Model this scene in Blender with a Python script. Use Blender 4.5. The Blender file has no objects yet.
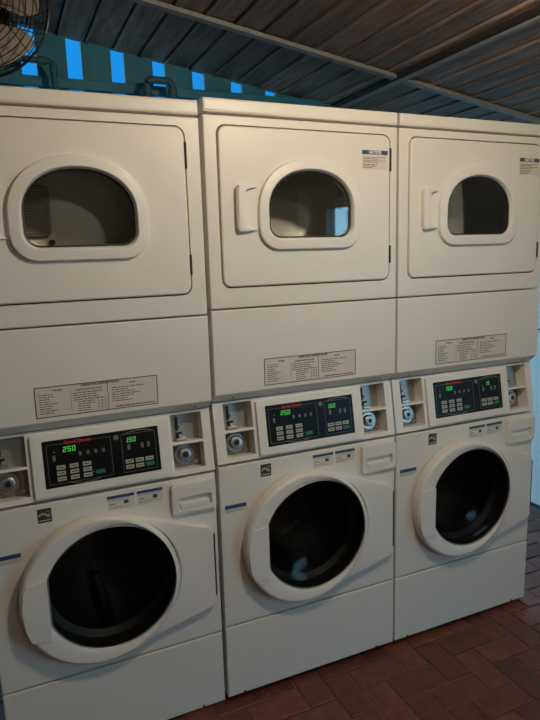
import bpy, bmesh, math, random
from mathutils import Vector, Matrix
S = bpy.context.scene
C = S.collection
PI = math.pi

# ------------------------------------------------------------------ camera
def set_camera():
    yaw, pitch, roll, f = 0.416139427, -0.176102431, -0.0286947933, 596.831916
    fw = Vector((math.sin(yaw)*math.cos(pitch), math.cos(yaw)*math.cos(pitch), math.sin(pitch)))
    r0 = fw.cross(Vector((0, 0, 1))).normalized(); u0 = r0.cross(fw)
    r = math.cos(roll)*r0 + math.sin(roll)*u0
    u = -math.sin(roll)*r0 + math.cos(roll)*u0
    cd = bpy.data.cameras.new('camera'); co = bpy.data.objects.new('camera', cd); C.objects.link(co)
    m = Matrix(((r.x, u.x, -fw.x), (r.y, u.y, -fw.y), (r.z, u.z, -fw.z))).to_4x4()
    m.translation = Vector((-0.571385711, -1.72880308, 1.51454669))
    co.matrix_world = m
    cd.sensor_fit = 'VERTICAL'; cd.sensor_height = 24; cd.lens = 24*f/720
    cd.clip_start = 0.01
    S.camera = co
set_camera()

# ------------------------------------------------------------------ world, exposure
S.view_settings.view_transform = 'Standard'
S.view_settings.look = 'None'
S.view_settings.gamma = 1
S.view_settings.exposure = 0.0
w = bpy.data.worlds.new('sky'); S.world = w; w.use_nodes = True
nt = w.node_tree; nt.nodes.clear()
tc = nt.nodes.new('ShaderNodeTexCoord'); sx = nt.nodes.new('ShaderNodeSeparateXYZ')
cr = nt.nodes.new('ShaderNodeValToRGB'); bg = nt.nodes.new('ShaderNodeBackground'); ow = nt.nodes.new('ShaderNodeOutputWorld')
nt.links.new(tc.outputs['Generated'], sx.inputs[0]); nt.links.new(sx.outputs['Z'], cr.inputs[0])
nt.links.new(cr.outputs[0], bg.inputs[0]); nt.links.new(bg.outputs[0], ow.inputs[0])
els = cr.color_ramp.elements
els[0].position = 0.0; els[0].color = (.03, .05, .05, 1)
els[1].position = 1.0; els[1].color = (.10, .28, .42, 1)
for pos, col in ((0.01, (.34, .76, 1.08, 1)), (0.125, (.26, .52, .70, 1)), (0.175, (.0012, .030, .088, 1)), (0.36, (.0016, .036, .10, 1)), (0.50, (.10, .28, .42, 1))):
    e = els.new(pos); e.color = col
bg.inputs[1].default_value = 8.5

# ------------------------------------------------------------------ helpers
def mat(name, col, rough=.5, metal=0, spec=.5, emit=None, es=1, noise=0, nscale=30, bump=0, bscale=80, coat=0):
    m = bpy.data.materials.new(name); m.use_nodes = True
    t = m.node_tree; b = t.nodes['Principled BSDF']
    b.inputs['Base Color'].default_value = (*col, 1); b.inputs['Roughness'].default_value = rough
    b.inputs['Metallic'].default_value = metal; b.inputs['Specular IOR Level'].default_value = spec
    b.inputs['Coat Weight'].default_value = coat
    if emit: b.inputs['Emission Color'].default_value = (*emit, 1); b.inputs['Emission Strength'].default_value = es
    if noise or bump:
        c = t.nodes.new('ShaderNodeTexCoord')
    if noise:
        n = t.nodes.new('ShaderNodeTexNoise'); n.inputs['Scale'].default_value = nscale; n.inputs['Detail'].default_value = 5
        r = t.nodes.new('ShaderNodeValToRGB')
        r.color_ramp.elements[0].position = .3; r.color_ramp.elements[1].position = .7
        r.color_ramp.elements[0].color = (*[x*(1-noise) for x in col], 1)
        r.color_ramp.elements[1].color = (*[min(1, x*(1+noise)) for x in col], 1)
        t.links.new(c.outputs['Object'], n.inputs['Vector']); t.links.new(n.outputs['Fac'], r.inputs[0]); t.links.new(r.outputs[0], b.inputs['Base Color'])
    if bump:
        n = t.nodes.new('ShaderNodeTexNoise'); n.inputs['Scale'].default_value = bscale
        k = t.nodes.new('ShaderNodeBump'); k.inputs['Strength'].default_value = bump; k.inputs['Distance'].default_value = .002
        t.links.new(c.outputs['Object'], n.inputs['Vector']); t.links.new(n.outputs['Fac'], k.inputs['Height']); t.links.new(k.outputs[0], b.inputs['Normal'])
    return m

def glass_mat(name, tint, refl=.5, rough=.02):
    m = bpy.data.materials.new(name); m.use_nodes = True
    t = m.node_tree; t.nodes.clear()
    o = t.nodes.new('ShaderNodeOutputMaterial'); mx = t.nodes.new('ShaderNodeMixShader')
    tr = t.nodes.new('ShaderNodeBsdfTransparent'); g = t.nodes.new('ShaderNodeBsdfGlossy')
    fr = t.nodes.new('ShaderNodeFresnel'); fr.inputs[0].default_value = 1.2+refl
    tr.inputs[0].default_value = (*tint, 1); g.inputs['Roughness'].default_value = rough
    t.links.new(fr.outputs[0], mx.inputs[0]); t.links.new(tr.outputs[0], mx.inputs[1]); t.links.new(g.outputs[0], mx.inputs[2]); t.links.new(mx.outputs[0], o.inputs[0])
    return m

M = dict(
    enamel=mat('white_enamel', (.80, .775, .72), .40, bump=.06, bscale=260, noise=.015, nscale=3),
    plastic=mat('white_plastic', (.82, .80, .76), .38, noise=.015, nscale=5),
    plastic2=mat('cream_plastic', (.82, .76, .65), .45, noise=.04, nscale=14),
    gasket=mat('dark_gap', (.03, .022, .018), .7, noise=.2),
    rubber=mat('black_rubber', (.012, .012, .012), .5, noise=.2),
    steel=mat('steel', (.45, .45, .43), .5, 1, noise=.06, nscale=12),
    darksteel=mat('dark_steel', (.20, .20, .20), .33, .9, noise=.1),
    galv=mat('galvanised_drum', (.80, .79, .74), .45, .5, noise=.08, nscale=9),
    chrome=mat('chrome', (.5, .5, .5), .36, 1, noise=.03),
    dull=mat('dull_plate', (.30, .27, .22), .45, .7, noise=.15, nscale=40),
    black=mat('black_overlay', (.003, .003, .004), .4, spec=.25, noise=.1),
    outline=mat('grey_print', (.16, .16, .15), .5, noise=.05),
    button=mat('grey_button', (.45, .45, .41), .5, noise=.05),
    teal=mat('teal_button', (.02, .20, .14), .5, noise=.05),
    red=mat('red_print', (.50, .02, .03), .5, noise=.03),
    led=mat('green_led', (.02, .3, .03), .4, emit=(.10, .75, .12), es=.45),
    leddot=mat('small_led', (.2, .3, .1), .4, emit=(.5, .8, .35), es=.2),
    ghost=mat('unlit_segments', (.012, .016, .012), .5, noise=.1),
    ink=mat('dark_ink', (.05, .04, .035), .6, noise=.1),
    redink=mat('red_ink', (.35, .08, .06), .6, noise=.1),
    paper=mat('label_paper', (.70, .66, .58), .5, noise=.02),
    blue=mat('blue_print', (.03, .08, .19), .45, noise=.05),
    white=mat('white_print', (.75, .75, .72), .5, noise=.02),
    wire=mat('black_wire', (.012, .011, .010), .35, noise=.1),
    blade=mat('tan_grey_blade', (.36, .31, .26), .45, noise=.06),
    slat=mat('teal_paint', (.022, .19, .27), .55, noise=.15, nscale=9, bump=.1),
    pipe=mat('teal_grey_pipe', (.03, .11, .14), .6, 0, noise=.1),
    wallp=mat('white_wall_paint', (.80, .82, .80), .6, noise=.03, nscale=4),
    dim=mat('tan_wall_paint', (.22, .19, .16), .8, noise=.1, nscale=3),
    beam=mat('dark_beam', (.035, .026, .022), .7, noise=.35, nscale=25),
    batten=mat('pale_batten', (.26, .25, .24), .55, noise=.2, nscale=25),
    ground=mat('concrete', (.10, .10, .10), .9, noise=.15, nscale=2),
    grille=mat('grille', (.45, .43, .36), .5, .2),
)
M['glass'] = glass_mat('dryer_glass', (.94, .94, .92), .3)
M['dglass'] = glass_mat('washer_glass', (.72, .72, .72), -.03)

def grille_node():
    m = M['grille']; t = m.node_tree; b = t.nodes['Principled BSDF']
    c = t.nodes.new('ShaderNodeTexCoord'); v = t.nodes.new('ShaderNodeTexVoronoi'); v.inputs['Scale'].default_value = 120
    v.inputs['Randomness'].default_value = .0
    r = t.nodes.new('ShaderNodeValToRGB'); r.color_ramp.elements[0].position = .30; r.color_ramp.elements[1].position = .42
    r.color_ramp.elements[0].color = (.01, .01, .01, 1); r.color_ramp.elements[1].color = (.62, .58, .48, 1)
    t.links.new(c.outputs['Object'], v.inputs['Vector']); t.links.new(v.outputs['Distance'], r.inputs[0]); t.links.new(r.outputs[0], b.inputs['Base Color'])
grille_node()

def wood_ceiling():
    m = bpy.data.materials.new('dark_planks'); m.use_nodes = True; t = m.node_tree; b = t.nodes['Principled BSDF']
    c = t.nodes.new('ShaderNodeTexCoord'); mp = t.nodes.new('ShaderNodeMapping'); mp.inputs['Scale'].default_value = (14, 1.6, 14)
    n = t.nodes.new('ShaderNodeTexNoise'); n.inputs['Scale'].default_value = 3.0; n.inputs['Detail'].default_value = 8; n.inputs['Roughness'].default_value = .7
    r = t.nodes.new('ShaderNodeValToRGB'); r.color_ramp.elements[0].position = .3; r.color_ramp.elements[1].position = .75
    r.color_ramp.elements[0].color = (.13, .080, .060, 1); r.color_ramp.elements[1].color = (.42, .30, .24, 1)
    at = t.nodes.new('ShaderNodeAttribute'); at.attribute_name = 'tone'
    mx = t.nodes.new('ShaderNodeMixRGB'); mx.blend_type = 'MULTIPLY'; mx.inputs[0].default_value = 1
    t.links.new(c.outputs['Object'], mp.inputs[0]); t.links.new(mp.outputs[0], n.inputs['Vector']); t.links.new(n.outputs['Fac'], r.inputs[0])
    t.links.new(r.outputs[0], mx.inputs[1]); t.links.new(at.outputs['Color'], mx.inputs[2]); t.links.new(mx.outputs[0], b.inputs['Base Color'])
    b.inputs['Roughness'].default_value = .62
    return m
def brick_mat():
    m = bpy.data.materials.new('terracotta_brick'); m.use_nodes = True; t = m.node_tree; b = t.nodes['Principled BSDF']
    c = t.nodes.new('ShaderNodeTexCoord')
    n = t.nodes.new('ShaderNodeTexNoise'); n.inputs['Scale'].default_value = 22; n.inputs['Detail'].default_value = 8; n.inputs['Roughness'].default_value = .65
    r = t.nodes.new('ShaderNodeValToRGB'); r.color_ramp.elements[0].position = .28; r.color_ramp.elements[1].position = .72
    r.color_ramp.elements[0].color = (.075, .023, .014, 1); r.color_ramp.elements[1].color = (.20, .062, .038, 1)
    at = t.nodes.new('ShaderNodeAttribute'); at.attribute_name = 'tone'
    mx = t.nodes.new('ShaderNodeMixRGB'); mx.blend_type = 'MULTIPLY'; mx.inputs[0].default_value = 1
    t.links.new(c.outputs['Object'], n.inputs['Vector']); t.links.new(n.outputs['Fac'], r.inputs[0])
    t.links.new(r.outputs[0], mx.inputs[1]); t.links.new(at.outputs['Color'], mx.inputs[2]); t.links.new(mx.outputs[0], b.inputs['Base Color'])
    k = t.nodes.new('ShaderNodeBump'); k.inputs['Strength'].default_value = .35; k.inputs['Distance'].default_value = .003
    t.links.new(n.outputs['Fac'], k.inputs['Height']); t.links.new(k.outputs[0], b.inputs['Normal'])
    b.inputs['Roughness'].default_value = .5
    return m
M['planks'] = wood_ceiling(); M['brick'] = brick_mat()
M['grout'] = mat('grout', (.17, .115, .09), .85, noise=.3, nscale=15)

class MB:
    """collects shapes, built as one mesh object"""
    def __init__(s): s.v = []; s.f = []; s.tone = []; s.sm = []
    def face(s, idx, tone=1, smooth=False): s.f.append(tuple(idx)); s.tone.append(tone); s.sm.append(smooth)
    def quadpts(s, pts, tone=1):
        b = len(s.v); s.v += [tuple(p) for p in pts]; s.face(range(b, b+len(pts)), tone)
    def hexa(s, p, tone=1):          # p: 4 bottom + 4 top
        b = len(s.v); s.v += [tuple(q) for q in p]
        for f in ((0, 3, 2, 1), (4, 5, 6, 7), (0, 1, 5, 4), (1, 2, 6, 5), (2, 3, 7, 6), (3, 0, 4, 7)): s.face([b+i for i in f], tone)
        return s
    def box(s, x0, x1, y0, y1, z0, z1, tone=1):
        return s.hexa([(x0, y0, z0), (x1, y0, z0), (x1, y1, z0), (x0, y1, z0), (x0, y0, z1), (x1, y0, z1), (x1, y1, z1), (x0, y1, z1)], tone)
    def rings(s, rs, close=True, cap0=False, cap1=False, smooth=True, tone=1):
        n = len(rs[0]); b = len(s.v)
        for r in rs: s.v += [tuple(p) for p in r]
        for i in range(len(rs)-1):
            for j in range(n if close else n-1):
                k = (j+1) % n
                s.face((b+i*n+j, b+i*n+k, b+(i+1)*n+k, b+(i+1)*n+j), tone, smooth)
        if cap0: s.face([b+j for j in reversed(range(n))], tone)
        if cap1: s.face([b+(len(rs)-1)*n+j for j in range(n)], tone)
        return s
    def tube(s, pts, r, n=8, closed=False):
        pts = [Vector(p) for p in pts]; rs = []
        L = len(pts)
        for i, p in enumerate(pts):
            a = pts[(i-1) % L] if (i or closed) else p; c = pts[(i+1) % L] if (i < L-1 or closed) else p
            d = (c-a).normalized(); q = Vector((0, 0, 1)) if abs(d.z) < .9 else Vector((1, 0, 0))
            e = d.cross(q).normalized(); g = d.cross(e)
            rs.append([p+(e*math.cos(2*PI*k/n)+g*math.sin(2*PI*k/n))*r for k in range(n)])
        if closed: rs.append(rs[0])
        return s.rings(rs, cap0=not closed, cap1=not closed)
    def cyl(s, c, ax, r, h, n=32, r2=None):
        c = Vector(c); ax = Vector(ax).normalized(); q = Vector((0, 0, 1)) if abs(ax.z) < .9 else Vector((1, 0, 0))
        e = ax.cross(q).normalized(); g = ax.cross(e); r2 = r if r2 is None else r2
        R = lambda o, rr: [c+ax*o+(e*math.cos(2*PI*k/n)+g*math.sin(2*PI*k/n))*rr for k in range(n)]
        return s.rings([R(0, r), R(h, r2)], cap0=True, cap1=True)
    def build(s, name, m, parent=None, bevel=0, seg=2, tone=False, auto=True, fn=None):
        me = bpy.data.meshes.new(name)
        V = [fn(v) for v in s.v] if fn else s.v
        me.from_pydata(V, [], s.f); me.polygons.foreach_set('use_smooth', s.sm)
        if tone:
            a = me.color_attributes.new('tone', 'FLOAT_COLOR', 'CORNER'); i = 0
            for p, t in zip(me.polygons, s.tone):
                for _ in range(p.loop_total): a.data[i].color = (t, t, t, 1); i += 1
        bm = bmesh.new(); bm.from_mesh(me); bmesh.ops.remove_doubles(bm, verts=bm.verts, dist=1e-6) if not tone else None
        bmesh.ops.recalc_face_normals(bm, faces=bm.faces); bm.to_mesh(me); bm.free()
        me.materials.append(m)
        o = bpy.data.objects.new(name, me); C.objects.link(o)
        if parent: o.parent = parent
        if bevel:
            md = o.modifiers.new('bevel', 'BEVEL'); md.width = bevel; md.segments = seg; md.limit_method = 'ANGLE'; md.angle_limit = .6
            me.polygons.foreach_set('use_smooth', [True]*len(me.polygons)); md.harden_normals = True
        elif any(s.sm):
            me.set_sharp_from_angle(angle=.7)
            md = o.modifiers.new('weighted', 'WEIGHTED_NORMAL'); md.keep_sharp = True; md.weight = 90
        return o

def struct(o): o['kind'] = 'structure'; return o
def rrect(x0, x1, z0, z1, r, n=6):
    P = []
    for cx, cz, a in ((x1-r, z1-r, 0), (x0+r, z1-r, 90), (x0+r, z0+r, 180), (x1-r, z0+r, 270)):
        for k in range(n+1):
            t = math.radians(a+90*k/n); P.append((cx+r*math.cos(t), cz+r*math.sin(t)))
    return P
def circle(cx, cz, r, n=96): return [(cx+r*math.cos(2*PI*k/n), cz+r*math.sin(2*PI*k/n)) for k in range(n)]
def dshape(x0, x1, zb, zt, off=0, rb=.04):
    """flat-bottomed window with an arched top"""
    x0 -= off; x1 += off; zb -= off; zt += off; rb += off*.8
    cx = (x0+x1)/2; hw = (x1-x0)/2; zc = zb+(zt-zb)*.44
    P = []
    for k in range(33):
        t = PI*k/32; c, q = math.cos(t), math.sin(t)
        P.append((cx+hw*math.copysign(abs(c)**.92, c), zc+(zt-zc)*q**.96))
    for k in range(9):
        t = PI+PI/2*k/8; P.append((x0+rb+rb*math.cos(t), zb+rb+rb*math.sin(t)))
    for k in range(9):
        t = 1.5*PI+PI/2*k/8; P.append((x1-rb+rb*math.cos(t), zb+rb+rb*math.sin(t)))
    return P
def ray_poly(c, th, P):
    dx, dz = math.cos(th), math.sin(th); best = 0
    for i in range(len(P)):
        ax, az = P[i][0]-c[0], P[i][1]-c[1]; bx, bz = P[(i+1) % len(P)][0]-c[0], P[(i+1) % len(P)][1]-c[1]
        ex, ez = bx-ax, bz-az; den = dx*ez-dz*ex
        if abs(den) < 1e-12: continue
        t = (ax*ez-az*ex)/den; u = (ax*dz-az*dx)/den
        if t > 0 and -1e-6 <= u <= 1+1e-6: best = max(best, t)
    return best
def loft(mb, c, layers, base=96, cap0=False, cap1=False, smooth=True):
    ths = set(round(2*PI*k/base, 5) for k in range(base))
    seen = []
    for P, y in layers:
        if any(P is q for q in seen) or len(P) > 60: continue
        seen.append(P)
        for x, z in P: ths.add(round(math.atan2(z-c[1], x-c[0]) % (2*PI), 5))
    ths = sorted(ths)
    out = [ths[0]]
    for t in ths[1:]:
        if t-out[-1] > 2e-4: out.append(t)
    cache = {}
    rs = []
    for P, y in layers:
        if id(P) not in cache: cache[id(P)] = [(c[0]+ray_poly(c, t, P)*math.cos(t), c[1]+ray_poly(c, t, P)*math.sin(t)) for t in out]
        rs.append([(x, y, z) for x, z in cache[id(P)]])
    mb.rings(rs, cap0=cap0, cap1=cap1, smooth=smooth)
    return mb
def off_rr(x0, x1, z0, z1, r, d): return rrect(x0+d, x1-d, z0+d, z1-d, max(r-d, .001))

def text_mesh(s, size, name, m, parent, loc, frame, align='CENTER', depth=.0003, bold=0):
    """lettering turned into mesh; frame = (right, up, out) vectors"""
    cu = bpy.data.curves.new(name, 'FONT'); cu.body = s; cu.size = size; cu.align_x = align; cu.align_y = 'CENTER'; cu.extrude = depth; cu.offset = bold
    cu.resolution_u = 2
    t = bpy.data.objects.new(name, cu); C.objects.link(t)
    dg = bpy.context.evaluated_depsgraph_get(); me = bpy.data.meshes.new_from_object(t.evaluated_get(dg))
    bpy.data.objects.remove(t); bpy.data.curves.remove(cu)
    r, u, o = frame; mx = Matrix(((r.x, u.x, o.x), (r.y, u.y, o.y), (r.z, u.z, o.z))).to_4x4(); mx.translation = Vector(loc)
    me.transform(mx); me.materials.clear(); me.materials.append(m); me.name = name
    ob = bpy.data.objects.new(name, me); C.objects.link(ob); ob.parent = parent
    return ob
FRONT = (Vector((1, 0, 0)), Vector((0, 0, 1)), Vector((0, -1, 0)))

# ------------------------------------------------------------------ the room
XR, XL, YB, YF = 2.18, -1.9, 1.20, -3.7
CZ = lambda x: 2.4445-.15*x
SEG = 1.5
def floor():
    mb = MB(); rnd = random.Random(4); u = .1; g = .0035
    for i in range(-20, 22):
        for j in range(-37, 26):
            x = .045+u*i; y = -.045+u*j; k = (i+j-7) % 4
            if k == 0: w_, h_ = 2, 1
            elif k == 2: w_, h_ = 1, 2
            else: continue
            # the brick at columns i.., rows j.. ; row -1 spans y -.145..-.045
            x0, x1, y0, y1 = x+g*rnd.uniform(.5, 1.2), x+u*w_-g*rnd.uniform(.5, 1.2), y+g*rnd.uniform(.5, 1.2), y+u*h_-g*rnd.uniform(.5, 1.2)
            if x1 > XR or x0 < XL: continue
            z = -rnd.uniform(0, .0025); b = .004; t = rnd.uniform(.65, 1.35)
            mb.rings([[(x0, y0, -.012), (x1, y0, -.012), (x1, y1, -.012), (x0, y1, -.012)],
                      [(x0, y0, z-b*.6), (x1, y0, z-b*.6), (x1, y1, z-b*.6), (x0, y1, z-b*.6)],
                      [(x0+b, y0+b, z), (x1-b, y0+b, z), (x1-b, y1-b, z), (x0+b, y1-b, z)]], cap1=True, smooth=False, tone=t)
    o = mb.build('floor', M['brick'], tone=True); struct(o)
    gm = MB(); gm.box(XL, XR, YF, 2.6, -.03, -.0065); g_ = gm.build('floor', M['grout']); struct(g_)
floor()
struct(MB().box(-14, 16, -16, 20, -.12, -.04).build('ground', M['ground']))
def ceiling():
    mb = MB(); rnd = random.Random(2); p = .118; x = XL
    while x < XR:
        x1 = min(x+p, XR); t = rnd.uniform(.6, 1.15); g = .006
        mb.hexa([(x+g, YF, CZ(x+g)), (x1-g, YF, CZ(x1-g)), (x1-g, YB-.001, CZ(x1-g)), (x+g, YB-.001, CZ(x+g)),
                 (x+g, YF, CZ(x+g)+.02), (x1-g, YF, CZ(x1-g)+.02), (x1-g, YB-.001, CZ(x1-g)+.02), (x+g, YB-.001, CZ(x+g)+.02)], t)
        # raised half-round bead beside the joint
        mb.hexa([(x+.002, YF, CZ(x)-.008), (x+.012, YF, CZ(x+.012)-.008), (x+.012, YB, CZ(x+.012)-.008), (x+.002, YB, CZ(x)-.008),
                 (x+.002, YF, CZ(x)+.004), (x+.012, YF, CZ(x+.012)+.004), (x+.012, YB, CZ(x+.012)+.004), (x+.002, YB, CZ(x)+.004)], t*1.25)
        x = x1
    struct(mb.build('ceiling', M['planks'], tone=True))
    r = MB(); r.hexa([(XL-.1, YF-.1, CZ(XL)+.025), (XR+.1, YF-.1, CZ(XR)+.01), (XR+.1, YB+.04, CZ(XR)+.01), (XL-.1, YB+.04, CZ(XL)+.025),
                      (XL-.1, YF-.1, CZ(XL)+.08), (XR+.1, YF-.1, CZ(XR)+.08), (XR+.1, YB+.04, CZ(XR)+.08), (XL-.1, YB+.04, CZ(XL)+.08)])
    struct(r.build('ceiling', M['beam']))
    # long beam running front to back and the cross batten
    b = MB(); bx = 1.100
    b.hexa([(bx, YF, CZ(bx)-.012), (bx+.03, YF, CZ(bx)-.018), (bx+.03, YB, CZ(bx)-.018), (bx, YB, CZ(bx)-.012),
            (bx, YF, CZ(bx)+.01), (bx+.03, YF, CZ(bx)+.004), (bx+.03, YB, CZ(bx)+.004), (bx, YB, CZ(bx)+.01)])
    struct(b.build('trim_1', M['beam'], bevel=.003))
    e = MB(); ex = bx+.0305
    e.hexa([(ex, YF, CZ(ex)-.022), (ex+.020, YF, CZ(ex)-.022), (ex+.020, YB, CZ(ex)-.022), (ex, YB, CZ(ex)-.022),
            (ex, YF, CZ(ex)+.004), (ex+.020, YF, CZ(ex)+.002), (ex+.020, YB, CZ(ex)+.002), (ex, YB, CZ(ex)+.004)])
    struct(e.build('trim_2', M['batten'], bevel=.001))
    for nm, xa, xb in (('trim_3', XL, bx-.002), ('trim_4', ex+.022, XR)):
        t = MB(); t.hexa([(xa, .585, CZ(xa)-.022), (xb, .585, CZ(xb)-.022), (xb, .622, CZ(xb)-.022), (xa, .622, CZ(xa)-.022),
                          (xa, .585, CZ(xa)-.004), (xb, .585, CZ(xb)-.004), (xb, .622, CZ(xb)-.004), (xa, .622, CZ(xa)-.004)])
        struct(t.build(nm, M['batten'], bevel=.003))
ceiling()
def back_wall():
    mb = MB(); edges = [(-.402, -.340), (-.213, -.150), (-.022, .038), (.168, .227), (.359, .419), (.556, .615), (.740, .796), (.93, .985), (1.12, 1.175)]
    g = -.592; left = []
    while g > XL: left.append((g, g+.06)); g -= .19
    gaps = sorted(left)+edges; x = XL
    for a, b in gaps+[(1.42, 1.42)]:
        mb.hexa([(x, YB, 0), (a, YB, 0), (a, YB+.03, 0), (x, YB+.03, 0), (x, YB, CZ(x)+.022), (a, YB, CZ(a)+.022), (a, YB+.03, CZ(a)+.022), (x, YB+.03, CZ(x)+.022)]); x = b
    for a, b in gaps:
        mb.hexa([(a-.001, YB, CZ(a)+.001), (b+.001, YB, CZ(b)+.001), (b+.001, YB+.028, CZ(b)+.001), (a-.001, YB+.028, CZ(a)+.001), (a-.001, YB, CZ(a)+.022), (b+.001, YB, CZ(b)+.022), (b+.001, YB+.028, CZ(b)+.022), (a-.001, YB+.028, CZ(a)+.022)])
    struct(mb.build('wall_back', M['slat'], bevel=.002))
    struct(MB().box(XL, 1.42, YB-.03, YB-.0005, 2.255, 2.297).build('trim_5', M['slat'], bevel=.003))
    struct(MB().box(1.42, 1.50, YB-.03, YB+.05, 0, CZ(1.5)-.002).build('trim_6', M['slat'], bevel=.003))
back_wall()
def right_wall():
    mb = MB(); wy0, wy1, wz0, wz1 = -3.12, -1.68, .03, 1.90; t = .08; top = CZ(XR)-.001
    mb.box(XR, XR+t, YF, wy0, 0, top).box(XR, XR+t, wy1, YB-.1, 0, top).box(XR, XR+t, wy0, wy1, 0, wz0).box(XR, XR+t, wy0, wy1, wz1, top)
    struct(mb.build('wall_right', M['wallp']))
    f = MB()
    for b in ((wy0-.04, wy0, 0, wz1+.04), (wy1, wy1+.04, 0, wz1+.04)): f.box(XR-.015, XR-.001, *b)
    f.box(XR-.015, XR+.08, wy0, wy1, wz0-.03, wz0).box(XR-.015, XR-.001, wy0, wy1, wz1, wz1+.04)
    struct(f.build('door_1', M['wallp']))
    # thin dark rail across the white wall and the dark skirting line
    struct(MB().box(XR-.006, XR-.0005, .0, YB-.1, 1.046, 1.054).build('trim_7', M['batten']))
    struct(MB().box(XR-.010, XR-.0005, -2.5, YB-.1, 0.001, .018).build('baseboard_right', M['beam']))
right_wall()
struct(MB().box(XL-.08, XL, YF, YB+.03, 0, CZ(XL)).build('wall_left', M['dim']))
def front_wall():
    mb = MB()
    for x0, x1, z0 in ((XL, XR, 0),):
        mb.hexa([(x0, YF-.08, z0), (x1, YF-.08, z0), (x1, YF, z0), (x0, YF, z0), (x0, YF-.08, CZ(x0)), (x1, YF-.08, CZ(x1)), (x1, YF, CZ(x1)), (x0, YF, CZ(x0))])
    struct(mb.build('wall_front', M['dim']))
front_wall()

# ------------------------------------------------------------------ the stacked machines
W = .683; A0, A1 = .0018, W-.0018
def dash_rows(mb, x0, x1, z0, step, n, y, h=.0022, rnd=None, lo=.35, hi=1):
    for k in range(n):
        L = (x1-x0)*rnd.uniform(lo, hi); z = z0-step*k; x = x0
        while x < x0+L:
            w_ = rnd.uniform(.006, .016); mb.box(x, min(x+w_, x0+L), y-.0002, y, z-h/2, z+h/2); x += w_+.0022
SEGS = {'0': 'abcdef', '1': 'bc', '2': 'abged', '5': 'afgcd', '8': 'abcdefg', ' ': ''}
# frame of the sloped control fascia: s along x, h up the slope
P0 = Vector((0, .000, .856)); P1 = Vector((0, .034, 1.052)); UP = (P1-P0).normalized(); OUT = UP.cross(Vector((1, 0, 0))).normalized()
if OUT.y > 0: OUT = -OUT
HL = (P1-P0).length
def fas(v):     # (x, depth outward(-)/inward(+), height along slope) -> point
    return tuple(P0+Vector((v[0], 0, 0))-OUT*v[1]+UP*v[2])
FF = (Vector((1, 0, 0)), UP, OUT)
hz = lambda z: (z-.856)/UP.z

def shell(mb, z0, z1, y0, y1=.70, r=.006, hole=None, c=None, hd=.03):
    o = [off_rr(A0, A1, z0, z1, .004, d) for d in (0, r*.3, r)]
    L = [(o[0], y1), (o[0], y0+r), (o[1], y0+r*.3), (o[2], y0)]
    if hole is None: loft(mb, (W/2, (z0+z1)/2), L, base=8, cap0=True, cap1=True)
    else:
        L += [(hole, y0), (hole, y0+hd)]
        loft(mb, c, L, base=64, cap0=True)
    return mb

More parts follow.
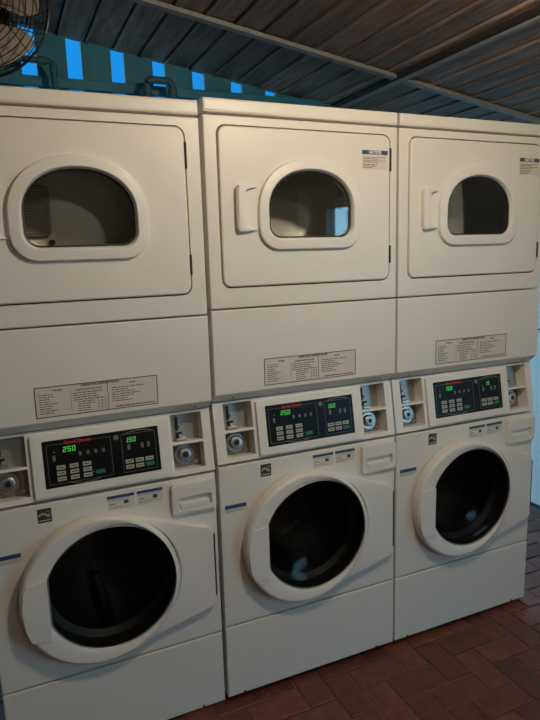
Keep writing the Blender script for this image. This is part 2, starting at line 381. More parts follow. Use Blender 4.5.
def make_tower():
    T = bpy.data.objects.new('stacked_washer_dryer', None); C.objects.link(T)
    DC = (.346, 1.655)
    # --- dryer
    dh = rrect(.040, .652, 1.413, 1.892, .030)
    shell(MB(), 1.352, 1.917, 0, hole=dh, c=DC, hd=.018).build('dryer_cabinet', M['enamel'], T)
    cap = MB(); o = [off_rr(A0, A1, 1.921, 1.964, .005, d) for d in (0, .003, .010)]
    loft(cap, (W/2, 1.9425), [(o[0], .70), (o[0], .006), (o[1], -.001), (o[2], -.004)], base=8, cap0=True, cap1=True); cap.build('top_cap', M['enamel'], T)
    g0 = dshape(.200, .493, 1.562, 1.766); g1 = dshape(.200, .493, 1.562, 1.766, .004)
    db = [off_rr(.044, .648, 1.417, 1.888, .027, d) for d in (0, .002, .006)]
    bo = dshape(.200, .493, 1.562, 1.766, .030)
    dr = MB(); loft(dr, DC, [(db[0], .016), (db[0], .000), (db[1], -.004), (db[2], -.006), (bo, -.006), (bo, .016)]); door = dr.build('dryer_door', M['enamel'], T)
    dz = lambda d: dshape(.200, .493, 1.562, 1.766, d)
    bd = MB(); loft(bd, DC, [(dz(.0365), -.0055), (dz(.0355), -.016), (dz(.0345), -.0185), (dz(.032), -.0200), (dz(.009), -.0225), (dz(.006), -.0220), (g1, -.0195), (g0, -.010), (g0, .016)])
    bd.build('door_bezel', M['plastic'], door)
    gk = MB(); loft(gk, DC, [(g0, -.0085), (dshape(.200, .493, 1.562, 1.766, -.005), -.0065), (dshape(.200, .493, 1.562, 1.766, -.005), .0)]); gk.build('glass_seal', M['rubber'], door)
    gl = MB(); loft(gl, DC, [(g0, -.003), (g0, .001)], cap0=True, cap1=True); gl.build('door_glass', M['glass'], door)
    # handle: raised pull with a hollow on the side next to the window
    hm = MB()
    ho = [(.159, 1.716), (.130, 1.718), (.098, 1.719), (.0915, 1.710), (.0905, 1.650), (.0915, 1.592), (.098, 1.582), (.130, 1.583), (.159, 1.587)]
    hi = [(.159, 1.712), (.136, 1.709), (.121, 1.702), (.1165, 1.685), (.1155, 1.650), (.119, 1.615), (.126, 1.598), (.138, 1.592), (.159, 1.591)]
    n_ = len(ho); md_ = lambda f: [(ho[i][0]*(1-f)+hi[i][0]*f, ho[i][1]*(1-f)+hi[i][1]*f) for i in range(n_)]
    hh = [.3, .75, 1, 1, 1, 1, 1, .75, .3]
    sec = [(0, 0), (0, .017), (.18, .022), (.8, .022), (1, .018), (1, 0)]
    hm.rings([[(md_(f)[i][0], -.0055-d*hh[i], md_(f)[i][1]) for f, d in sec] for i in range(n_)], cap0=True, cap1=True)
    hm.build('handle', M['plastic'], door)
    for z0, z1 in ((1.774, 1.848), (1.472, 1.531)):
        MB().box(.6465, .6525, -.0075, .010, z0, z1).build('hinge', M['gasket'], door, bevel=.001)
    # dark seal seen in the slit round the door
    sl = MB(); loft(sl, DC, [(rrect(.036, .656, 1.409, 1.896, .03), .0165), (dshape(.200, .493, 1.562, 1.766, .01), .0165)]); sl.build('door_seal', M['gasket'], T)
    # drum
    dm = MB(); DR = [(0.02, .215), (.03, .285), (.06, .30), (.15, .30), (.155, .292), (.17, .292), (.175, .30), (.305, .30)]
    dcx, dcz = .341, 1.655
    DRr = [(y, min(r, .262)) for y, r in DR]
    dm.rings([[(dcx+r*1.2*math.cos(2*PI*k/72), y, dcz+r*math.sin(2*PI*k/72)) for k in range(72)] for y, r in DRr])
    for a in (.2, 2.3, 4.4):
        ca, sa = math.cos(a), math.sin(a); n = Vector((ca, 0, sa)); t = Vector((-sa, 0, ca)); c0 = Vector((dcx, 0, dcz))+Vector((ca*1.2, 0, sa))*.262
        P = []
        for y in (.06, .295):
            P += [[tuple(c0+Vector((0, y, 0))+t*q-n*d) for q, d in ((-.045, 0), (-.012, .045), (.012, .045), (.045, 0))]]
        dm.rings(P, close=False)
    drum = dm.build('dryer_drum', M['galv'], T)
    rw = MB(); rw.rings([[(dcx+r*1.2*math.cos(2*PI*k/48), y, dcz+r*math.sin(2*PI*k/48)) for k in range(48)] for y, r in ((.300, .262), (.300, .165), (.288, .150), (.288, .128), (.300, .112), (.300, .05))], cap1=True)
    rw.build('rear_plate', M['galv'], drum)
    gr = MB(); gp = rrect(.209, .286, 1.606, 1.746, .012); gc = (.25, 1.676)
    loft(gr, gc, [(gp, .285), (gp, .298)], base=16, cap0=True, cap1=True); gr.build('lint_grille', M['grille'], drum)
    gf = MB(); g2 = rrect(.201, .294, 1.598, 1.754, .02); loft(gf, gc, [(g2, .299), (g2, .278), (gp, .278), (gp, .299)], base=16); gf.build('grille_frame', M['dull'], drum)
    MB().cyl((.292, .298, 1.580), (0, -1, 0), .009, .010, 20).build('screw', M['rubber'], drum)
    # --- lower panel of the dryer, rolled under at the bottom
    prof = [(.70, 1.348), (.005, 1.348), (.0015, 1.3465), (0, 1.343), (0, 1.086), (.001, 1.0825), (.0035, 1.0795), (.030, 1.0565), (.034, 1.055), (.70, 1.055)]
    mb = MB(); rs = []
    for x, i in ((A0, .003), (A0+.003, 0), (A1-.003, 0), (A1, .003)):
        rs.append([(x, y+(i if y < .5 else 0), z) for y, z in prof])
    mb.rings(rs, cap0=True, cap1=True); lp = mb.build('lower_panel', M['enamel'], T)
    for x in (.068, .632): MB().cyl((x, .0180, 1.0655), (0, -.7, -.72), .0045, .003, 14).build('screw', M['chrome'], lp)
    # printed instruction label
    lab = MB().box(.171, .514, -.0006, -.0001, 1.096, 1.184).build('instruction_label', M['paper'], T); y = -.0007
    fr = MB(); t = .0024
    for b in ((.171, .514, 1.184-t, 1.184), (.171, .514, 1.096, 1.096+t), (.171, .171+t, 1.096, 1.184), (.514-t, .514, 1.096, 1.184), (.368, .3695, 1.096, 1.184), (.266, .267, 1.108, 1.164)):
        fr.box(b[0], b[1], y-.0002, y, b[2], b[3])
    for b in ((.340, .362, 1.136, 1.137), (.340, .341, 1.100, 1.137), (.351, .352, 1.100, 1.137), (.361, .362, 1.100, 1.137), (.340, .362, 1.118, 1.119), (.340, .362, 1.127, 1.128), (.340, .362, 1.109, 1.110)):
        fr.box(b[0], b[1], y-.0002, y, b[2], b[3])
    rnd = random.Random(7)
    dash_rows(fr, .182, .262, 1.161, .0066, 9, y, rnd=rnd, lo=.3, hi=.8)
    dash_rows(fr, .272, .362, 1.157, .0066, 4, y, rnd=rnd, lo=.6, hi=1)
    dash_rows(fr, .285, .336, 1.131, .0066, 5, y, rnd=rnd, lo=.6, hi=1)
    dash_rows(fr, .380, .500, 1.160, .0066, 7, y, rnd=rnd, lo=.25, hi=.95)
    dash_rows(fr, .388, .505, 1.104, .0066, 1, y, rnd=rnd, lo=1, hi=1, h=.003)
    fr.build('printed_lines', M['ink'], lab)
    text_mesh('OPERATING INSTRUCTIONS', .0085, 'label_title', M['ink'], lab, (.349, y, 1.1775), FRONT, bold=.0003)
    for s_, x, z in (('WASHER', .232, 1.171), ('LOADING INSTRUCTIONS', .316, 1.1655), ('DRYER', .440, 1.171)):
        text_mesh(s_, .0062, 'label_heading', M['ink'], lab, (x, y, z), FRONT, bold=.0002)
    # --- sloped control fascia with two coin bays each side
    hb = [(.036, .134, .872, .950), (.036, .134, .958, 1.044), (.553, .652, .872, .950), (.553, .652, .958, 1.044)]
    fm = MB(); xs = sorted({A0, A1}|{b[0] for b in hb}|{b[1] for b in hb}); hs = sorted({0, HL}|{hz(b[2]) for b in hb}|{hz(b[3]) for b in hb})
    D = .075
    for i in range(len(xs)-1):
        for j in range(len(hs)-1):
            cx = (xs[i]+xs[i+1])/2; ch = (hs[j]+hs[j+1])/2
            if any(b[0] < cx < b[1] and hz(b[2]) < ch < hz(b[3]) for b in hb): continue
            fm.quadpts([fas(p) for p in ((xs[i], 0, hs[j]), (xs[i+1], 0, hs[j]), (xs[i+1], 0, hs[j+1]), (xs[i], 0, hs[j+1]))])
    for b in hb:
        h0, h1 = hz(b[2]), hz(b[3])
        for q in (((b[0], h0), (b[1], h0)), ((b[1], h0), (b[1], h1)), ((b[1], h1), (b[0], h1)), ((b[0], h1), (b[0], h0))):
            fm.quadpts([fas(p) for p in ((q[0][0], 0, q[0][1]), (q[1][0], 0, q[1][1]), (q[1][0], D, q[1][1]), (q[0][0], D, q[0][1]))])
    for x in (A0, A1): fm.quadpts([(x, P0.y, P0.z), (x, P1.y, P1.z), (x, .70, P1.z), (x, .70, P0.z)])
    fm.quadpts([(A0, P1.y, P1.z), (A1, P1.y, P1.z), (A1, .70, P1.z), (A0, .70, P1.z)])
    fm.quadpts([(A0, 0, P0.z), (A1, 0, P0.z), (A1, .70, P0.z), (A0, .70, P0.z)]); fm.quadpts([(A0, .70, P0.z), (A1, .70, P0.z), (A1, .70, P1.z), (A0, .70, P1.z)])
    fo = fm.build('control_housing', M['plastic'], T, bevel=.0018)
    # coin meters and locks: the lever bay above, the round lock below
    for bx in (.036, .553):
        u0, u1 = hz(.958)+.001, hz(1.044)-.001
        cm = MB().box(bx+.0005, bx+.0975, .050, .060, u0, u1).build('coin_meter_plate', M['steel'], T, fn=fas)
        sl = MB(); x = bx+.030
        sl.box(x-.003, x+.003, .040, .0498, u0+.030, u1-.010); sl.box(x-.008, x+.005, .034, .0398, u0+.040, u0+.047); sl.box(x-.003, x+.012, .030, .0398, u0+.020, u0+.027)
        sl.box(x-.005, x+.002, .036, .0498, u0+.010, u0+.022); sl.build('coin_slot', M['rubber'], cm, bevel=.001, fn=fas)
        cs = MB().box(x-.010, x+.022, .020, .0498, u0+.001, u0+.008).build('coin_slide', M['chrome'], cm, bevel=.0015, fn=fas)
        l0, l1 = hz(.872)+.001, hz(.950)-.001; lc = (bx+.044, (l0+l1)/2+.003)
        lp2 = MB().box(bx+.0005, bx+.0975, .052, .060, l0, l1).build('lock_plate', M['dull'], T, fn=fas)
        lm = MB(); rr = [(.0519, .033), (.040, .033), (.036, .030), (.036, .025), (.040, .024), (.040, .021), (.026, .020), (.024, .017), (.024, .009), (.030, .008)]
        lm.rings([[(lc[0]+r*math.cos(2*PI*k/36), y_, lc[1]+r*math.sin(2*PI*k/36)) for k in range(36)] for y_, r in rr], cap1=True); lm.build('lock_collar', M['chrome'], lp2, fn=fas)
        kh = MB(); kh.rings([[(lc[0]+r*math.cos(2*PI*k/24), y_, lc[1]+r*math.sin(2*PI*k/24)) for k in range(24)] for y_, r in ((.0299, .0078), (.025, .0078), (.0245, .006))], cap1=True); kh.build('keyhole', M['rubber'], lp2, fn=fas)
        bt = MB().box(bx+.078, bx+.088, .046, .0518, l0+.006, l0+.014).build('screw', M['chrome'], lp2, bevel=.001, fn=fas)
    # control panel: white surround and black overlay
    z0, z1 = hz(.862), hz(1.040); cp = MB(); bo = [off_rr(.146, .545, z0, z1, .006, d) for d in (0, .001, .004)]; bi = rrect(.177, .510, hz(.887), hz(1.021), .002)
    loft(cp, (.344, (z0+z1)/2), [(bo[0], -.0003), (bo[0], -.006), (bo[1], -.009), (bo[2], -.010), (bi, -.010), (bi, -.006)], base=16)
    cpo = cp.build('panel_surround', M['plastic'], T, fn=fas)
    bk = MB(); loft(bk, (.344, (z0+z1)/2), [(bi, -.0012), (bi, -.0072)], base=8, cap0=True, cap1=True); ov = bk.build('control_panel', M['black'], T, fn=fas)
    Y = -.0074
    pl = MB(); t = .0012
    def frame(x0, x1, a, b):
        for q in ((x0, x1, a, a+t), (x0, x1, b-t, b), (x0, x0+t, a, b), (x1-t, x1, a, b)): pl.box(q[0], q[1], Y-.0002, Y, q[2], q[3])
    a, b = hz(.896), hz(1.009)
    frame(.188, .368, a, b); frame(.398, .500, a, b)
    for xc, zc, s_ in ((.285, a, -1), (.449, b, 1)):        # little swooshes at the frames
        for k in range(10):
            x0 = xc-.045+.009*k; q0 = math.sin(PI*k/10)*.007*s_; pl.box(x0, x0+.0085, Y-.0002, Y, zc+q0-.0012, zc+q0+.0016)
    for k in range(4): pl.box(.275+.022*k, .283+.022*k, Y-.0002, Y, hz(.968), hz(.979))
    for x in (.203, .415, .455, .474): pl.box(x, x+.008, Y-.0002, Y, hz(.962), hz(.978))
    pl.build('printed_outlines', M['outline'], ov, fn=fas)
    def button(x, h):
        k = MB().box(x, x+.024, Y-.0015, Y, h, h+.0115); k.box(x+.004, x+.020, Y-.0018, Y-.0014, h+.0045, h+.007)
        o = k.build('key', M['button'], ov, fn=fas); o.data.materials.append(M['ink'])
        for p in list(o.data.polygons)[6:]: p.material_index = 1
    for r in range(3):
        for c in range(3): button(.211+.036*c, hz(.904)+.0165*r)
    for r in range(2):
        for c in range(3):
            if not (c == 2 and r == 0): button(.405+.030*c, hz(.906)+.0165*r)
    for x, h in ((.318, hz(.907)), (.465, hz(.906))): MB().box(x, x+.026, Y-.0015, Y, h, h+.0115).build('start_button', M['teal'], ov, bevel=.0008, fn=fas)
    MB().rings([[(.384+r*math.cos(2*PI*k/20), y_, hz(1.003)+r*math.sin(2*PI*k/20)) for k in range(20)] for y_, r in ((Y, .008), (Y-.001, .008), (Y-.001, .0045))], cap1=True).build('round_emblem', M['outline'], ov, fn=fas)
    for x, h in ((.207, hz(.986)), (.212, hz(.914)), (.212, hz(.930)), (.212, hz(.946)), (.309, hz(.914)), (.413, hz(.984))): MB().box(x, x+.0025, Y-.0008, Y, h, h+.0025).build('indicator_light', M['leddot'], ov, fn=fas)
    text_mesh('Speed Queen', .0135, 'brand_lettering', M['red'], ov, fas((.275, Y-.0001, hz(1.0105))), FF, bold=.0006)
    # --- washer
    WC = (.335, .557); wh = circle(*WC, .200, 96)
    shell(MB(), .284, .846, 0, hole=wh, c=WC, hd=.05).build('washer_cabinet', M['enamel'], T)
    kp = shell(MB(), .018, .280, 0).build('kick_panel', M['enamel'], T)
    bs = MB().box(.02, W-.02, .03, .68, .0095, .0178); bs.build('base', M['gasket'], T)
    for x in (.05, W-.05):
        for yy in (.06, .64): MB().cyl((x, yy, .0005), (0, 0, 1), .022, .009, 16).build('foot', M['rubber'], T)
    for x in (.058, .600): MB().box(x, x+.008, -.0012, .002, .020, .028).build('screw', M['gasket'], kp)
    dm = MB(); pr = [(.055, .186), (.075, .20), (.08, .236), (.10, .238), (.42, .238), (.425, .20), (.41, .10), (.40, .04)]
    dm.rings([[(WC[0]+r*math.cos(2*PI*k/64), y_, WC[1]+r*math.sin(2*PI*k/64)) for k in range(64)] for y_, r in pr], cap1=True)
    for a in (.5, 2.6, 4.7):
        ca, sa = math.cos(a), math.sin(a); n = Vector((ca, 0, sa)); t_ = Vector((-sa, 0, ca)); c0 = Vector((WC[0], 0, WC[1]))+n*.238
        dm.rings([[tuple(c0+Vector((0, y_, 0))+t_*q-n*d) for q, d in ((-.03, 0), (-.008, .05), (.008, .05), (.03, 0))] for y_ in (.09, .41)], close=False)
    wd = dm.build('washer_drum', M['darksteel'], T)
    gk = MB(); gk.rings([[(WC[0]+r*math.cos(2*PI*k/64), y_, WC[1]+r*math.sin(2*PI*k/64)) for k in range(64)] for y_, r in ((-.020, .1975), (.0, .1985), (.012, .1990), (.03, .196), (.045, .178), (.055, .180), (.07, .194))]); gk.build('door_gasket', M['rubber'], T)
    # door: round ring on a wedge shaped plate that reaches the hinge on the right
    RC = (.306, .554); RO = .233
    ring_o = [circle(*RC, RO-d, 120) for d in (0, .001, .005, .012)]
    gi = circle(.335, .557, .186, 120)
    def cut(P, xm, z0=.440, z1=.640):    # straight inner edge where the grip is
        return [(max(x, xm) if z0-.05 < z < z1+.05 else x, z) for x, z in P]
    g0c = cut(circle(.335, .557, .197, 120), .152); g1c = cut(circle(.335, .557, .204, 120), .147); g2c = cut(circle(.335, .557, .196, 120), .153)
    # plate
    plate = []
    for k in range(61):                                   # left arc of the circle between the tangent points
        th = math.radians(66+(296-66)*k/60)               # 66deg -> 296deg counter-clockwise
        plate.append((RC[0]+RO*math.cos(th), RC[1]+RO*math.sin(th)))
    plate = plate + [(.652, .402), (.658, .408), (.658, .668), (.652, .674)]
    plate = plate[:]                                       # star-shaped about the glass centre
    shrink = lambda P, f: [(WC[0]+(x-WC[0])*f, WC[1]+(z-WC[1])*f) for x, z in P]
    pm = MB(); pb = plate
    loft(pm, WC, [(pb, -.002), (pb, -.022), (shrink(pb, .993), -.026), (shrink(pb, .98), -.0275), (circle(*WC, .214, 120), -.030), (circle(*WC, .208, 120), -.020), (circle(*WC, .208, 120), -.002)], base=120)
    wdoor = pm.build('washer_door', M['plastic'], T)
    rm = MB()
    ro = lambda d: circle(RC[0]+.0, RC[1], RO-d, 120)
    loft(rm, WC, [(ro(-.0005), -.018), (ro(-.0005), -.032), (ro(.002), -.037), (ro(.006), -.040), (ro(.012), -.0415), (g1c, -.039), (g0c, -.035), (g2c, -.024)], base=120)
    rm.build('door_ring', M['plastic'], wdoor)
    gp = MB(); gq = [(.152, .634), (.098, .628), (.087, .606), (.079, .552), (.085, .486), (.098, .450), (.152, .442)]
    gpc = (.122, .54); gs = lambda f: [(gpc[0]+(x-gpc[0])*f, gpc[1]+(z-gpc[1])*f) for x, z in gq]
    loft(gp, gpc, [(gs(1), -.039), (gs(1), -.0435), (gs(.98), -.0445)], base=32, cap1=True); gp.build('grip', M['plastic'], wdoor)
    hb_ = MB().box(.6585, .6625, -.024, -.001, .435, .650).build('hinge', M['gasket'], wdoor)
    tr = MB(); loft(tr, WC, [(g2c, -.033), (cut(circle(.335, .557, .1945, 120), .155), -.0345), (cut(circle(.335, .557, .1930, 120), .157), -.033), (cut(circle(.335, .557, .1925, 120), .157), -.024)]); tr.build('glass_trim', M['steel'], wdoor)
    gw = MB(); L = []
    for r, y_ in ((.1942, -.029), (.182, -.029), (.165, -.024), (.14, -.012), (.11, .001), (.07, .012), (.02, .016)):
        L.append((cut(circle(.335, .557, r, 96),   .156 if r > .185 else (.162 if r > .17 else 0)), y_))
    loft(gw, WC, L, cap1=True); gw.build('door_glass', M['dglass'], wdoor)
    # dispenser drawer
    dd = MB(); o = [off_rr(.534, .6775, .733, .833, .010, d) for d in (0, .001, .004)]; pk = rrect(.553, .662, .744, .790, .008); pk2 = rrect(.557, .658, .752, .786, .006)
    loft(dd, (.606, .768), [(o[0], -.0005), (o[0], -.010), (o[1], -.013), (o[2], -.014), (pk, -.014), (pk2, -.0010)], base=32, cap1=True); do = dd.build('dispenser_drawer', M['plastic'], T)
    dl = MB(); loft(dl, (.6075, .757), [(rrect(.560, .655, .7465, .768, .006), -.002), (rrect(.560, .655, .7465, .768, .006), -.011), (rrect(.563, .652, .749, .764, .005), -.0135)], base=16, cap1=True); dl.build('pull', M['plastic'], do)
    # stickers
    es = MB().box(.147, .185, -.0006, -.0001, .790, .832).build('efficiency_sticker', M['ink'], T); em = MB()
    for k in range(7):
        x0 = .1505+.0042*k; em.box(x0, x0+.0043, -.0008, -.0006, .810+.0045*math.sin(k*.8), .8135+.0045*math.sin(k*.8)+.003)
    em.box(.150, .182, -.0008, -.0006, .795, .7985)
    for k in range(12):
        t_ = 2*PI*k/12; em.box(.174+.0055*math.cos(t_), .176+.0055*math.cos(t_), -.0008, -.0006, .818+.0055*math.sin(t_), .820+.0055*math.sin(t_))
    em.build("star_print", M["button"], es)
    for x0, x1, pc in ((.342, .422, 'blue'), (.430, .509, 'ink')):
        z0 = .785 if x0 < .4 else .787; s_ = MB().box(x0, x1, -.0006, -.0001, z0, .832).build('rating_sticker', M['paper'], T)
        MB().box(x0, x1, -.0008, -.0006, .8225, .832).build('blue_band', M['blue'], s_)
        q = MB(); dash_rows(q, x0+.004, x1-.004, .818, .0065, 1, -.0006, rnd=rnd, lo=.8, hi=1, h=.0015); dash_rows(q, x0+.004, x0+.05, .797, .0055, 2, -.0006, rnd=rnd, lo=.8, hi=1.4, h=.0015)
        q.box(x0+.006, x0+.022, -.0008, -.0006, .804, .807); q.build('printed_lines', M['outline'], s_)
        MB().box(x0+.048, x0+.062, -.0008, -.0006, .802, .813).build('picture', M[pc], s_)
    s_ = MB().box(.018, .093, -.0006, -.0001, .686, .716).build('blue_banded_sticker', M['paper'], T)
    MB().box(.018, .093, -.0008, -.0006, .701, .714).build('blue_band', M['blue'], s_)
    q = MB(); dash_rows(q, .022, .088, .696, .005, 2, -.0006, rnd=rnd, lo=.7, hi=1, h=.0013); q.build('printed_lines', M['outline'], s_)
    return T, ov

def digits(ov, s, x, h, hgt, nghost=0):
    lit = MB(); gh = MB(); wd = hgt*.62; t = hgt*.16; sl = .12
    for i, ch in enumerate(s):
        x0 = x+i*wd*1.35
        seg = {'a': (0, wd, hgt-t, hgt), 'd': (0, wd, 0, t), 'g': (0, wd, hgt/2-t/2, hgt/2+t/2), 'f': (0, t, hgt/2, hgt), 'b': (wd-t, wd, hgt/2, hgt), 'e': (0, t, 0, hgt/2), 'c': (wd-t, wd, 0, hgt/2)}
        for k, q in seg.items():
            if ch in SEGS and k in SEGS[ch]:
                lit.hexa([(x0+q[0]+sl*q[2], -.0074, h+q[2]), (x0+q[1]+sl*q[2], -.0074, h+q[2]), (x0+q[1]+sl*q[3], -.0074, h+q[3]), (x0+q[0]+sl*q[3], -.0074, h+q[3]),
                          (x0+q[0]+sl*q[2], -.0079, h+q[2]), (x0+q[1]+sl*q[2], -.0079, h+q[2]), (x0+q[1]+sl*q[3], -.0079, h+q[3]), (x0+q[0]+sl*q[3], -.0079, h+q[3])])
    lit.build('display_digits', M['led'], ov, fn=fas)
def copy_tree(o, parent=None, root=None):
    c = o.copy(); C.objects.link(c)
    if parent: c.parent = parent
    for ch in list(o.children): copy_tree(ch, c)
    return c

first, _ = make_tower()
# on the left machine the dryer door sits a little further left in its front
DX = -.014
def shift(o):
    for v in o.data.vertices: v.co.x += DX
    for ch in o.children: shift(ch)
for ch in first.children:
    if ch.name.startswith(('dryer_door', 'door_seal', 'dryer_drum')): shift(ch)
    if ch.name.startswith('dryer_cabinet'):
        for v in ch.data.vertices:
            if .02 < v.co.x < .665 and 1.405 < v.co.z < 1.90 and v.co.y < .03: v.co.x += DX
first.location = (-W-.004, .0110, -.015); first.rotation_mode = 'ZXY'; first.rotation_euler = (.0094, -.003, 0)
proto, proto_ov = make_tower()
proto.location = (0, 0, 0)
c = copy_tree(proto); c.location = (W+.003, 0, 0)
towers = [first, proto, c]
ovs = [[ch for ch in t.children if ch.name.startswith('control_panel')][0] for t in towers]
for ov, l, r in zip(ovs, ('250', '250', '150'), ('150', '150', '15')):
    digits(ov, l, .232, hz(.984), .0150); digits(ov, r, .408 if r != '15' else .430, hz(.984), .0140)
# notice stickers on the second and third dryer doors
for t in towers[1:]:
    dr = [ch for ch in t.children if ch.name.startswith('dryer_door')][0]
    s_ = MB().box(.538, .637, -.0066, -.0061, 1.778, 1.838).build('notice_sticker', M['paper'], dr)
towers[1]['_'] = 0; del towers[1]['_']
LB = ['white stacked washer and dryer at the left end, lint grille visible through its dryer window',
      'white stacked washer and dryer in the middle, between the two other stacks',
      'white stacked washer and dryer at the right end, beside the bright white wall']
for t, l in zip(towers, LB): t['label'] = l; t['category'] = 'washer dryer'; t['group'] = 'row of stacked washer dryers'
for t in towers[1:]:
    dr = [ch for ch in t.children if ch.name.startswith('dryer_door')][0]
    b = MB().box(.538, .637, -.0068, -.0066, 1.825, 1.838); 
    # printing lives on the sticker's own surface
    rnd = random.Random(3)
    st = [c for c in dr.children if c.name.startswith('notice_sticker')][0]
    me = st.data; me.materials.append(M['blue']); me.materials.append(M['ink']); me.materials.append(M['redink']); me.materials.append(M['white'])
    q = [(b, 1)]
    rd = MB(); dash_rows(rd, .542, .634, 1.816, .0105, 2, -.0066, rnd=rnd, lo=.9, hi=1, h=.002)
    ik = MB(); dash_rows(ik, .542, .634, 1.811, .0105, 2, -.0066, rnd=rnd, lo=.6, hi=1, h=.002); dash_rows(ik, .542, .620, 1.793, .005, 3, -.0066, rnd=rnd, lo=.4, hi=1, h=.002)
    bm = bmesh.new(); bm.from_mesh(me)
    for m_, idx in ((b, 1), (ik, 2), (rd, 3)):
        vs = [bm.verts.new(v) for v in m_.v]
        for f in m_.f:
            fc = bm.faces.new([vs[i] for i in f]); fc.material_index = idx
    bmesh.ops.recalc_face_normals(bm, faces=bm.faces)
    bm.to_mesh(me); bm.free()
    tx = text_mesh('NOTICE', .013, 'tmp', M['white'], None, (.5875, -.0070, 1.8315), FRONT, bold=.0006)
    bm = bmesh.new(); bm.from_mesh(me); n0 = len(bm.faces); bm.from_mesh(tx.data); bm.faces.ensure_lookup_table()
    for f in bm.faces[n0:]: f.material_index = 4
    bm.to_mesh(me); bm.free(); bpy.data.objects.remove(tx)

# ------------------------------------------------------------------ things above and behind
def fan():
    c = Vector((-.545, .15, 2.175)); ax = Vector((-.42, -.88, .10)).normalized(); q = Vector((0, 0, 1)); e = ax.cross(q).normalized(); g = e.cross(ax)
    T = bpy.data.objects.new('caged_fan', None); C.objects.link(T)
    T['label'] = 'black wire cage fan hanging near the ceiling above the left dryer'; T['category'] = 'fan'
    pt = lambda r, a, d: c+(e*math.cos(a)+g*math.sin(a))*r+ax*d
    R = .176
    prof = [(.028, .050), (.06, .050), (.10, .046), (.13, .040), (.160, .022), (R, 0)]
    def dome(sgn, nm, nr, n):
        mb = MB()
        for k in range(n):
            a = 2*PI*k/n; tw = .35*sgn if nm == 'front_grille' else 0
            mb.tube([pt(r, a+tw*(r/R), sgn*d) for r, d in prof], .0013, 5)
        for k in range(nr):
            r = .028+(R-.028)*k/(nr-1); i = 0
            while i < len(prof)-2 and prof[i+1][0] < r: i += 1
            f = (r-prof[i][0])/(prof[i+1][0]-prof[i][0]); d = prof[i][1]+f*(prof[i+1][1]-prof[i][1])
            mb.tube([pt(r, 2*PI*j/48, sgn*d) for j in range(48)], .0014, 5, closed=True)
        return mb.build(nm, M['wire'], T)
    dome(1, 'front_grille', 11, 14); dome(-1, 'rear_grille', 12, 34)
    mb = MB(); mb.tube([pt(R, 2*PI*j/64, 0) for j in range(64)], .004, 8, closed=True); mb.build('rim', M['wire'], T)
    mb = MB(); mb.cyl(c+ax*.045, ax, .030, .010, 32); mb.build('badge', M['wire'], T)
    mb = MB(); mb.cyl(c-ax*.05, -ax, .048, .075, 32, .036); mo = mb.build('motor', M['wire'], T)
    mb = MB(); mb.cyl(c-ax*.015, ax, .026, .03, 24); hb = mb.build('hub', M['blade'], T)
    for k in range(4):
        a0 = PI/2*k+1.15; rs = []
        for i in range(9):
            r = .024+.130*i/8; wdt = .24+.44*math.sin(PI*min(1, i/8*.75)); row = []
            for s_ in range(9):
                u = -1+s_/4; row.append(pt(r, a0+u*wdt, .014*u+.004*math.sin(PI*i/8)))
            rs.append(row)
        up = MB(); th = ax*.0018
        up.rings([[p+th for p in r_]+[p-th for p in reversed(r_)] for r_ in rs], cap0=True, cap1=True); up.build('blade', M['blade'], T)
    # bracket up to the ceiling
    m0 = c-ax*.10; top = Vector((m0.x, m0.y, CZ(m0.x)-.004)); mb = MB(); mb.tube([m0, m0+Vector((0, 0, .08)), top-Vector((0, 0, .006))], .009, 10)
    mb.cyl(top-Vector((0, 0, .010)), (0, 0, 1), .045, .009, 24); mb.build('bracket', M['wire'], T)
fan()
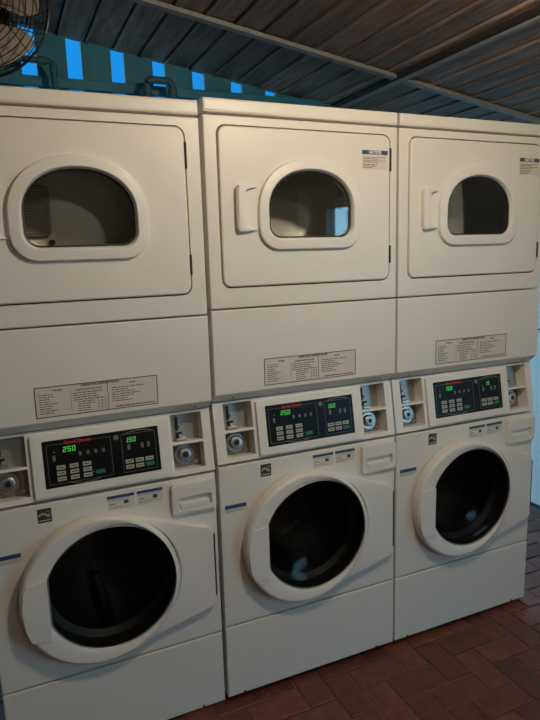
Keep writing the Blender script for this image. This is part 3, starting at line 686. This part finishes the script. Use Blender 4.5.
def pipe(name, pts, r, label, fr):
    T = bpy.data.objects.new(name, None); C.objects.link(T); T['label'] = label; T['category'] = 'pipe'; T['group'] = 'pipes behind the machines'
    mb = MB()
    # rounded corners
    P = [Vector(p) for p in pts]; out = [P[0]]
    for i in range(1, len(P)-1):
        a = (P[i-1]-P[i]).normalized()*.03; b = (P[i+1]-P[i]).normalized()*.03
        for k in range(7):
            t = k/6; out.append(P[i]+a*(1-t)**2+b*t**2)
    out.append(P[-1]); mb.tube(out, r, 14); mb.build('tube', M['pipe'], T)
    for p, d in fr:
        m = MB(); m.cyl(Vector(p)-Vector(d)*.015, d, r*1.35, .03, 18); m.build('fitting', M['pipe'], T)
pipe('water_pipe', [(-.55, 1.08, 2.333), (-.285, 1.08, 2.333), (-.285, 1.08, 0.0)], .013, 'teal grey pipe elbow dropping behind the left dryer, near the fan', [((-.285, 1.08, 2.30), (0, 0, 1)), ((-.33, 1.08, 2.333), (1, 0, 0))])
pipe('water_pipe', [(.10, 1.05, 0.0), (.10, 1.05, 2.288), (.215, 1.05, 2.288), (.215, 1.05, 0)], .016, 'teal grey pipe loop rising behind the left dryer near the middle stack', [((.10, 1.05, 2.24), (0, 0, 1)), ((.215, 1.05, 2.24), (0, 0, 1))])

def lamp(name, x, y, r, power, col, label):
    T = bpy.data.objects.new(name, None); C.objects.link(T); z = CZ(x)-.006; T.location = (x, y, z)
    T['label'] = label; T['category'] = 'ceiling lamp'
    MB().cyl((0, 0, -.012), (0, 0, 1), .07, .010, 32).build('base', M['white'], T)
    MB().cyl((0, 0, -.045), (0, 0, 1), .022, .033, 20).build('socket', M['white'], T)
    b = MB(); rr = [(0, .014), (-.012, .018), (-.03, .030), (-.05, .034), (-.068, .030), (-.082, .016), (-.086, .004)]
    b.rings([[(q*math.cos(2*PI*k/24), q*math.sin(2*PI*k/24), -.045+d) for k in range(24)] for d, q in rr], cap1=True)
    m = mat('warm_bulb', (.9, .85, .7), .4, emit=col, es=8); b.build('bulb', m, T)
    l = bpy.data.lights.new('bulb_light', 'POINT'); l.energy = power; l.color = col; l.shadow_soft_size = r
    lo = bpy.data.objects.new('bulb_light', l); C.objects.link(lo); lo.parent = T; lo.location = (0, 0, -.19)
lamp('ceiling_lamp', .40, -1.05, .05, 32, (1, .87, .64), 'warm bare bulb on the plank ceiling in front of the middle machines')
lamp('ceiling_lamp', .10, -3.0, .05, 9, (1, .90, .70), 'added warm fill bulb, out of view, on the plank ceiling at the far side of the room')  # unseen bulb added as frontal fill, to light the dryer interiors
